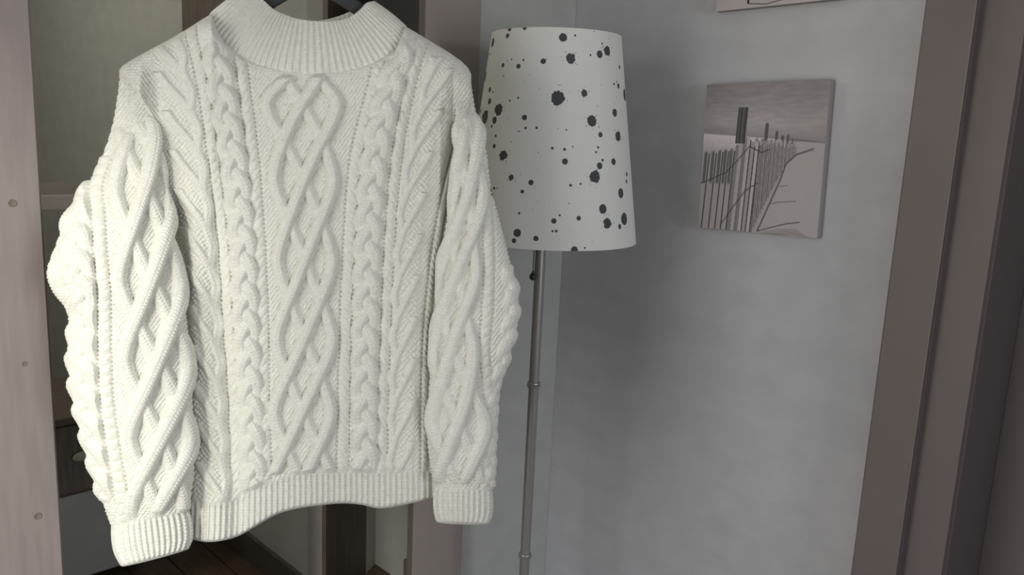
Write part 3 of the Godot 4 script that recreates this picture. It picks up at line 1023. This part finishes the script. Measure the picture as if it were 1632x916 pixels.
func beach_print() -> ImageTexture:
	var w := 480
	var h := 540
	var im := Image.create(w, h, false, Image.FORMAT_RGB8)
	var nz := FastNoiseLite.new()
	nz.seed = 5
	nz.frequency = 0.02
	for y in h:
		for x in w:
			var s := float(x) / w
			var t := float(y) / h
			var hor := 0.335 + 0.055 * s
			var g := 0.0
			if t < hor:
				g = lerpf(0.50, 0.62, smoothstep(0.0, 0.9, t / hor)) + 0.05 * nz.get_noise_2d(x * 0.5, y * 2.5) + 0.05 * (1.0 - absf(s - 0.45) * 1.6)
				g = lerpf(g, 0.50, smoothstep(hor - 0.1, hor, t) * 0.6)
			else:
				g = lerpf(0.80, 0.64, smoothstep(hor, hor + 0.18, t)) + 0.03 * nz.get_noise_2d(x * 2.0, y * 2.0)
				if s > 0.5: g = lerpf(g, 0.66, smoothstep(0.5, 0.7, s))
			im.set_pixel(x, y, grey(minf(g * 1.12, 0.95)))
	var at := func(s: float, t: float) -> Vector2: return Vector2((s + 0.2 * s * (1.0 - s)) * w, t * h)
	# distant dune line and posts
	for k in 40:
		var s := 0.66 + 0.34 * k / 40.0
		dot(im, (s + 0.2 * s * (1.0 - s)) * w, (0.372 + 0.018 * k / 40.0) * h, 5.0 - k * 0.05, grey(0.48, 0.4))
	for p in [[0.49, 0.275, 0.42, 7.0, 0.36], [0.575, 0.325, 0.43, 5.5, 0.36], [0.625, 0.355, 0.42, 6.0, 0.38], [0.67, 0.345, 0.42, 5.0, 0.42], [0.71, 0.37, 0.42, 3.0, 0.46]]:
		stroke(im, [at.call(p[0], p[1]), at.call(p[0] - 0.004, p[2])], p[3], grey(p[4], 0.6))
	# pickets running away to the right
	for k in 26:
		var q := k / 25.0
		var s := lerpf(0.735, 0.40, pow(q, 1.15))
		var top := lerpf(0.40, 0.385, q) + 0.012 * sin(k * 2.3)
		var bottom := lerpf(0.47, 1.03, pow(q, 1.5))
		stroke(im, [at.call(s, top), at.call(s - 0.012 * q, bottom)], 2.0 + 5.0 * q, grey(0.68 + 0.10 * sin(k * 2.6), 0.8))
		stroke(im, [at.call(s + 0.012 + 0.008 * q, top + 0.02), at.call(s + 0.008, bottom)], 0.8 + 1.3 * q, grey(0.42, 0.6))
	# shadow foot of the fence
	stroke(im, [at.call(0.47, 0.99), at.call(0.56, 0.79), at.call(0.63, 0.64), at.call(0.67, 0.53), at.call(0.75, 0.47), at.call(0.9, 0.43)], 3.5, grey(0.40, 0.5))
	# tall near pickets
	for p in [[0.265, 0.42, 7.0, 0.58], [0.295, 0.385, 8.0, 0.74], [0.325, 0.37, 7.0, 0.56], [0.35, 0.36, 6.0, 0.78], [0.385, 0.40, 7.0, 0.68], [0.42, 0.40, 6.0, 0.8]]:
		stroke(im, [at.call(p[0], p[1]), at.call(p[0] - 0.03, 1.02)], p[2], grey(p[3], 0.85))
		stroke(im, [at.call(p[0] + 0.018, p[1] + 0.02), at.call(p[0] - 0.012, 1.02)], 2.4, grey(0.30, 0.8))
	for p in [0.03, 0.085, 0.135, 0.18, 0.225]:
		stroke(im, [at.call(p, 0.475 - p * 0.12), at.call(p - 0.03, 1.02)], 9.0, grey(0.72, 0.9))
		stroke(im, [at.call(p + 0.02, 0.48 - p * 0.12), at.call(p - 0.008, 1.02)], 2.6, grey(0.32, 0.7))
		stroke(im, [at.call(p - 0.005, 0.475 - p * 0.12), at.call(p - 0.012, 0.68)], 7.0, grey(0.36, 0.35))
	# the big post
	for k in 6:
		stroke(im, [at.call(0.262 + k * 0.012, 0.165), at.call(0.252 + k * 0.012, 0.40)], 4.0, grey([0.34, 0.40, 0.30, 0.43, 0.37, 0.29][k], 0.9))
	# wires
	stroke(im, [at.call(0.0, 0.685), at.call(0.1, 0.64), at.call(0.19, 0.6), at.call(0.27, 0.52), at.call(0.36, 0.42), at.call(0.46, 0.46), at.call(0.52, 0.44)], 1.6, grey(0.26, 0.8))
	stroke(im, [at.call(0.17, 0.97), at.call(0.26, 0.84), at.call(0.35, 0.72), at.call(0.45, 0.66)], 1.6, grey(0.28, 0.8))
	# grass streaks and their shade on the sand
	stroke(im, [at.call(0.48, 0.985), at.call(0.6, 0.95), at.call(0.72, 0.92), at.call(0.83, 0.905)], 2.4, grey(0.42, 0.6))
	stroke(im, [at.call(0.55, 0.8), at.call(0.62, 0.785), at.call(0.78, 0.77)], 2.0, grey(0.48, 0.5))
	stroke(im, [at.call(0.62, 0.68), at.call(0.7, 0.67)], 1.6, grey(0.5, 0.5))
	for k in 7:
		stroke(im, [at.call(0.5 + 0.02 * k, 1.0), at.call(0.62 + 0.03 * k, 0.965 + 0.004 * k), at.call(0.8 + 0.02 * k, 0.95 + 0.008 * k)], 1.0, grey(0.52, 0.45))
	return ImageTexture.create_from_image(im)

func line_print() -> ImageTexture:
	var im := Image.create(360, 400, false, Image.FORMAT_RGB8)
	im.fill(grey(0.78))
	for s in [0.27, 0.60]:
		stroke(im, [Vector2(s * 360, 0), Vector2(s * 360, 388)], 3.0, grey(0.16, 1.0))
	stroke(im, [Vector2(0.6 * 360 + 8, 0), Vector2(0.6 * 360 + 8, 384)], 2.0, grey(0.34, 1.0))
	stroke(im, [Vector2(0.27 * 360, 388), Vector2(0.42 * 360, 394), Vector2(0.6 * 360, 384)], 1.5, grey(0.42, 0.8))
	stroke(im, [Vector2(0.6 * 360, 388), Vector2(0.75 * 360, 392), Vector2(360, 386)], 2.5, grey(0.4, 0.8))
	return ImageTexture.create_from_image(im)

func canvas(called: String, label: String, a: float, y: float, wide: float, tall: float, tilt: float, tex: Texture2D) -> void:
	var o := thing(called, rx * Transform3D(Basis(Vector3(0, 0, 1), tilt), Vector3(a, y, 0.0)), label, "canvas print", "canvas prints on the wall")
	var m := mat(Color(1, 1, 1), 0.75)
	m.albedo_texture = tex
	var edge := mat(Color(0.60, 0.575, 0.57), 0.8)
	put("stretched_canvas", cham(Vector3(-wide / 2, -tall / 2, 0.002), Vector3(wide / 2, tall / 2, 0.0195), 0.002), edge, o)
	var st := SurfaceTool.new()
	st.begin(Mesh.PRIMITIVE_TRIANGLES)
	var x := wide / 2 - 0.0005
	var h := tall / 2 - 0.0005
	var c := [Vector3(-x, -h, 0), Vector3(x, -h, 0), Vector3(x, h, 0), Vector3(-x, h, 0)]
	var uv := [Vector2(0, 1), Vector2(1, 1), Vector2(1, 0), Vector2(0, 0)]
	for k in [0, 2, 1, 0, 3, 2]:
		st.set_normal(Vector3(0, 0, 1))
		st.set_uv(uv[k])
		st.add_vertex(c[k] + Vector3(0, 0, 0.02))
	put("printed_face", st.commit(), m, o)

func build_prints() -> void:
	canvas("canvas_print", "grey canvas print of a beach picket fence with a tall dark post", 0.5415, 1.3285, 0.262, 0.294, deg_to_rad(1.6), beach_print())
	canvas("canvas_print", "pale grey canvas print with thin black lines, cut off by the picture's top edge", 0.541, 1.764, 0.262, 0.294, deg_to_rad(1.0), line_print())

# ---------------------------------------------------------------- the lamp
func shade_print() -> ImageTexture:
	var w := 2048
	var h := 620
	var im := Image.create(w, h, false, Image.FORMAT_RGB8)
	im.fill(Color(0.86, 0.865, 0.845))
	var rng := RandomNumberGenerator.new()
	rng.seed = 12
	# spots as they sit on the side towards the room: x, y, radius in a 743 x 916 sheet, kind (1 = splattered edge)
	var spots := [[376, 315, 24, 1], [386, 97, 15, 0], [417, 172, 17, 1], [430, 88, 4, 0], [318, 184, 10, 0], [227, 202, 9, 0], [245, 180, 4, 0], [200, 176, 3, 0], [167, 196, 8, 0], [172, 236, 3, 0], [117, 104, 17, 0], [185, 62, 10, 0], [178, 88, 9, 0], [243, 62, 9, 0], [100, 146, 7, 0], [108, 146, 6, 0], [82, 229, 19, 0], [118, 285, 10, 0], [133, 295, 4, 0], [121, 329, 12, 0], [105, 388, 26, 1], [160, 361, 20, 1], [146, 401, 13, 0], [136, 424, 6, 0], [95, 436, 11, 0], [83, 366, 10, 0], [155, 459, 5, 0], [153, 498, 8, 0], [190, 531, 17, 1], [202, 328, 4, 0], [233, 317, 4, 0], [260, 389, 10, 0], [266, 427, 5, 0], [306, 425, 5, 0], [241, 440, 3, 0], [473, 294, 12, 1], [505, 394, 19, 1], [540, 442, 10, 0], [413, 429, 3, 0], [368, 497, 5, 0], [412, 500, 5, 0], [441, 489, 3, 0], [416, 544, 11, 0], [535, 489, 5, 0], [528, 507, 4, 0], [554, 536, 6, 0], [543, 557, 13, 0], [526, 597, 22, 1], [597, 541, 13, 0], [593, 358, 15, 0], [610, 446, 18, 1], [608, 184, 8, 0], [605, 256, 10, 0], [586, 251, 5, 0], [597, 241, 4, 0], [636, 285, 24, 0], [525, 148, 14, 0], [554, 132, 17, 1], [490, 154, 4, 0], [533, 108, 4, 0], [225, 611, 10, 1], [298, 625, 10, 0], [268, 660, 7, 0], [163, 655, 5, 0], [175, 654, 3, 0], [440, 630, 5, 0], [476, 624, 4, 0], [169, 747, 10, 0], [261, 740, 5, 0], [387, 762, 10, 0], [406, 741, 4, 0], [475, 750, 9, 0], [258, 813, 15, 0], [248, 843, 9, 0], [326, 829, 10, 0], [384, 800, 4, 0], [397, 799, 5, 0], [186, 806, 4, 0], [465, 868, 14, 0], [503, 860, 4, 0], [563, 717, 18, 0], [583, 771, 19, 1], [632, 661, 19, 0], [650, 760, 24, 0], [632, 787, 10, 0], [103, 586, 13, 0], [160, 830, 14, 0], [655, 590, 9, 0], [655, 617, 8, 0]]
	var dark := Color(0.27, 0.275, 0.285)  # black of the spots lifted in the colour to stand for haze
	var per := h / 810.0                                   # sheet units to texture rows
	var marks := []
	for s in spots:
		var t: float = (s[1] - 62.0) / 810.0
		var cx := lerpf(362.0, 369.0, t) + (2.0 if t > 0.5 else 0.0)
		var half := lerpf(257.0, 346.0, t)
		var q := clampf((s[0] - cx) / half, -0.985, 0.985)
		marks.append([0.5 + asin(q) / TAU, t, s[2] * (1.0 if absf(q) < 0.75 else 1.0), s[3]])
	for k in 70:
		var x := rng.randf_range(0.78, 1.22)
		marks.append([x - floorf(x), rng.randf(), [3, 4, 5, 8, 10, 14, 20][rng.randi() % 7], rng.randi() % 2])
	for k in 150:
		marks.append([rng.randf(), rng.randf(), rng.randf_range(0.7, 1.9), 0])
	for s in marks:
		var t: float = s[1]
		var radius := lerpf(0.122, 0.172, t)
		var ry: float = s[2] * per
		var rxx: float = s[2] * (0.385 / 810.0) / (TAU * radius) * w
		var x: float = s[0] * w
		var y: float = t * h
		var arms := []
		for k in 22: arms.append(rng.randf_range(0.9, 1.22) if s[3] else rng.randf_range(0.96, 1.04))
		for j in range(int(y - ry * 1.4) - 1, int(y + ry * 1.4) + 2):
			if j < 0 or j >= h: continue
			for i in range(int(x - rxx * 1.4) - 1, int(x + rxx * 1.4) + 2):
				var d := Vector2((i - x) / rxx, (j - y) / ry)
				var a := (d.angle() / TAU + 1.0) * 22.0
				var lim := lerpf(arms[int(a) % 22], arms[(int(a) + 1) % 22], a - floorf(a))
				if d.length() < lim: im.set_pixel(posmod(i, w), j, dark)
		if s[3]:
			for k in 14:
				var a := rng.randf() * TAU
				var r := rng.randf_range(1.15, 2.1)
				dot(im, clampf(x + cos(a) * rxx * r, 3, w - 3), clampf(y + sin(a) * ry * r, 3, h - 3), rng.randf_range(0.7, 1.6), dark)
	return ImageTexture.create_from_image(im)

func build_lamp() -> void:
	var lamp := thing("floor_lamp", Transform3D(Basis(), Vector3(0.0535, 0, -1.6)), "slim brushed metal floor lamp with a white shade splattered in black", "lamp")
	var m := mat(Color(1, 1, 1), 0.85)
	m.albedo_texture = shade_print()
	m.backlight_enabled = true
	m.backlight = Color(0.25, 0.25, 0.24)
	var lean := Transform3D(Basis(Vector3(0, 0, 1), 0.012), Vector3(0.011, 1.347, 0))
	# turned so that the middle of the sheet faces the camera
	var st := SurfaceTool.new()
	st.begin(Mesh.PRIMITIVE_TRIANGLES)
	var face := atan2(-0.0535 - 0.01, 1.6)
	var n := 96
	for layer in 2:
		for k in n:
			var v := []
			for q in [[k, 0], [k + 1, 0], [k + 1, 1], [k, 1]]:
				var t := float(q[0]) / n
				var ang := (t - 0.5) * TAU + face
				var r: float = (0.122 if q[1] == 0 else 0.172) - 0.0012 * layer
				var y: float = 0.1925 - 0.385 * q[1]
				v.append([Vector3(r * sin(ang), y, r * cos(ang)), Vector3(sin(ang), 0.13, cos(ang)) * (1.0 if layer == 0 else -1.0), Vector2(t, q[1])])
			for w in ([0, 1, 2, 0, 2, 3] if layer == 0 else [0, 2, 1, 0, 3, 2]):
				st.set_normal((v[w][1] as Vector3).normalized())
				st.set_uv(v[w][2])
				st.add_vertex(v[w][0])
	var shade := put("shade", st.commit(), m, lamp, lean)
	var rim := mat(Color(0.82, 0.82, 0.79), 0.8)
	for e in [[0.1195, 0.190], [0.1695, -0.190]]:
		var ring := []
		for k in 73: ring.append(Vector3((e[0] - 0.0006) * cos(TAU * k / 72), e[1], (e[0] - 0.0006) * sin(TAU * k / 72)))
		put("rim", tube(ring, 0.0016, 8), rim, shade)
	put("pole", lathe(PackedVector2Array([Vector2(0.0105, 0.03), Vector2(0.0105, 0.478), Vector2(0.0105, 0.84), Vector2(0.0105, 1.30), Vector2(0.006, 1.31), Vector2(0.006, 1.33)]), 32), M.steel, lamp)
	for y in [0.478, 0.855]:
		put("collar_ring", lathe(PackedVector2Array([Vector2(0.0105, -0.006), Vector2(0.0135, -0.005), Vector2(0.0142, -0.001), Vector2(0.0118, 0.0005), Vector2(0.0135, 0.0025), Vector2(0.0128, 0.005), Vector2(0.0105, 0.006)]), 32), M.steel, lamp, Transform3D(Basis(), Vector3(0, y, 0)))
	put("bulb_socket", lathe(PackedVector2Array([Vector2(0.0, 1.33), Vector2(0.018, 1.33), Vector2(0.018, 1.39), Vector2(0.012, 1.40), Vector2(0.0, 1.40)]), 24), M.hanger, lamp)
	put("bulb", lathe(PackedVector2Array([Vector2(0.012, 1.40), Vector2(0.016, 1.415), Vector2(0.028, 1.44), Vector2(0.03, 1.46), Vector2(0.022, 1.482), Vector2(0.0, 1.49)]), 24), M.cream, lamp)
	for k in 3:
		var a := TAU * k / 3 + 0.4
		put("shade_spoke", tube([Vector3(0.017 * cos(a), 1.34, 0.017 * sin(a)), Vector3(0.011 + 0.145 * cos(a), 1.36, 0.145 * sin(a))], 0.0015, 8), M.steel, lamp)
	put("base", lathe(PackedVector2Array([Vector2(0.0, 0.0), Vector2(0.125, 0.0), Vector2(0.13, 0.006), Vector2(0.125, 0.018), Vector2(0.03, 0.024), Vector2(0.014, 0.04), Vector2(0.0105, 0.05)]), 48), M.steel, lamp)
	# pull chain of small beads ending in a ball
	var chain_mat := mat(Color(0.30, 0.29, 0.28), 0.4, 0.8)
	var x0 := Vector3(-0.0135, 1.34, 0.018)
	var bead := SurfaceTool.new()
	var ball := SphereMesh.new()
	ball.radius = 0.0017
	ball.height = 0.0034
	ball.radial_segments = 8
	ball.rings = 4
	for k in 60: bead.append_from(ball, 0, Transform3D(Basis(), x0 + Vector3(0, -0.0042 * k, 0)))
	var chain := put("pull_chain", bead.commit(), chain_mat, lamp)
	put("pull_ball", lathe(PackedVector2Array([Vector2(0.0, -0.0075), Vector2(0.005, -0.0055), Vector2(0.0072, -0.001), Vector2(0.006, 0.004), Vector2(0.003, 0.0075), Vector2(0.0012, 0.012)]), 20), M.hanger, chain, Transform3D(Basis(), x0 + Vector3(0, -0.0042 * 60 - 0.008, 0)))
func _ready() -> void:
	look = Basis.from_euler(Vector3(deg_to_rad(-10.5), 0, deg_to_rad(2.6)))
	var cam := Camera3D.new()
	cam.name = "camera"
	cam.transform = Transform3D(look, EYE)
	cam.fov = rad_to_deg(2.0 * atan(458.0 / FOCAL))
	cam.near = 0.02
	add_child(cam)
	cam.make_current()
	var env := Environment.new()
	env.background_mode = Environment.BG_SKY
	var sky := Sky.new()
	var sm := ProceduralSkyMaterial.new()
	sm.sky_top_color = Color(0.62, 0.74, 0.92)
	sm.sky_horizon_color = Color(0.86, 0.89, 0.93)
	sm.ground_bottom_color = Color(0.35, 0.36, 0.34)
	sm.ground_horizon_color = Color(0.6, 0.62, 0.62)
	sm.energy_multiplier = 1.0
	sky.sky_material = sm
	env.sky = sky
	env.tonemap_mode = Environment.TONE_MAPPER_LINEAR
	env.tonemap_exposure = 1.2
	env.sdfgi_enabled = true
	env.ssao_enabled = true
	env.ssil_enabled = true
	var we := WorldEnvironment.new()
	we.name = "world_environment"
	we.environment = env
	add_child(we)
	rx = Transform3D(Basis(Vector3.UP, -PI / 4), Vector3(0.108, 0, -2.03))
	# daylight through the near window; the far one is an added fill light
	area_light("window_daylight", Vector3(0.63, 1.07, 2.17), Vector2(0.7, 1.45), Vector3(0, 0, -1), 0.85, Color(1.0, 0.985, 0.95))
	area_light("far_fill_light", Vector3(3.95, 1.4, 0.9), Vector2(1.1, 1.2), Vector3(-1, 0, 0), 2.7, Color(0.97, 0.98, 1.0))
	# hazy low sun that reaches the near sleeve through the window beside the camera
	var sun := DirectionalLight3D.new()
	sun.name = "sun"
	sun.light_energy = 0.62
	sun.light_color = Color(1.0, 0.985, 0.93)
	sun.light_angular_distance = 9.0
	sun.shadow_enabled = true
	sun.sky_mode = DirectionalLight3D.SKY_MODE_LIGHT_ONLY
	add_child(sun)
	sun.transform = rx * Transform3D(Basis.looking_at(Vector3(-0.6, -0.45, -1.0), Vector3.UP), Vector3(2, 3, 4))
	materials()
	build_room()
	build_hall()
	build_prints()
	build_lamp()
	build_sweater()

func area_light(called: String, at: Vector3, size: Vector2, towards: Vector3, energy: float, color: Color) -> void:
	var l := AreaLight3D.new()
	l.name = called
	l.area_size = size
	l.light_energy = energy
	l.light_color = color
	l.shadow_enabled = true
	l.area_range = 12.0
	add_child(l)
	l.transform = rx * Transform3D(Basis.looking_at(towards, Vector3.UP), at)
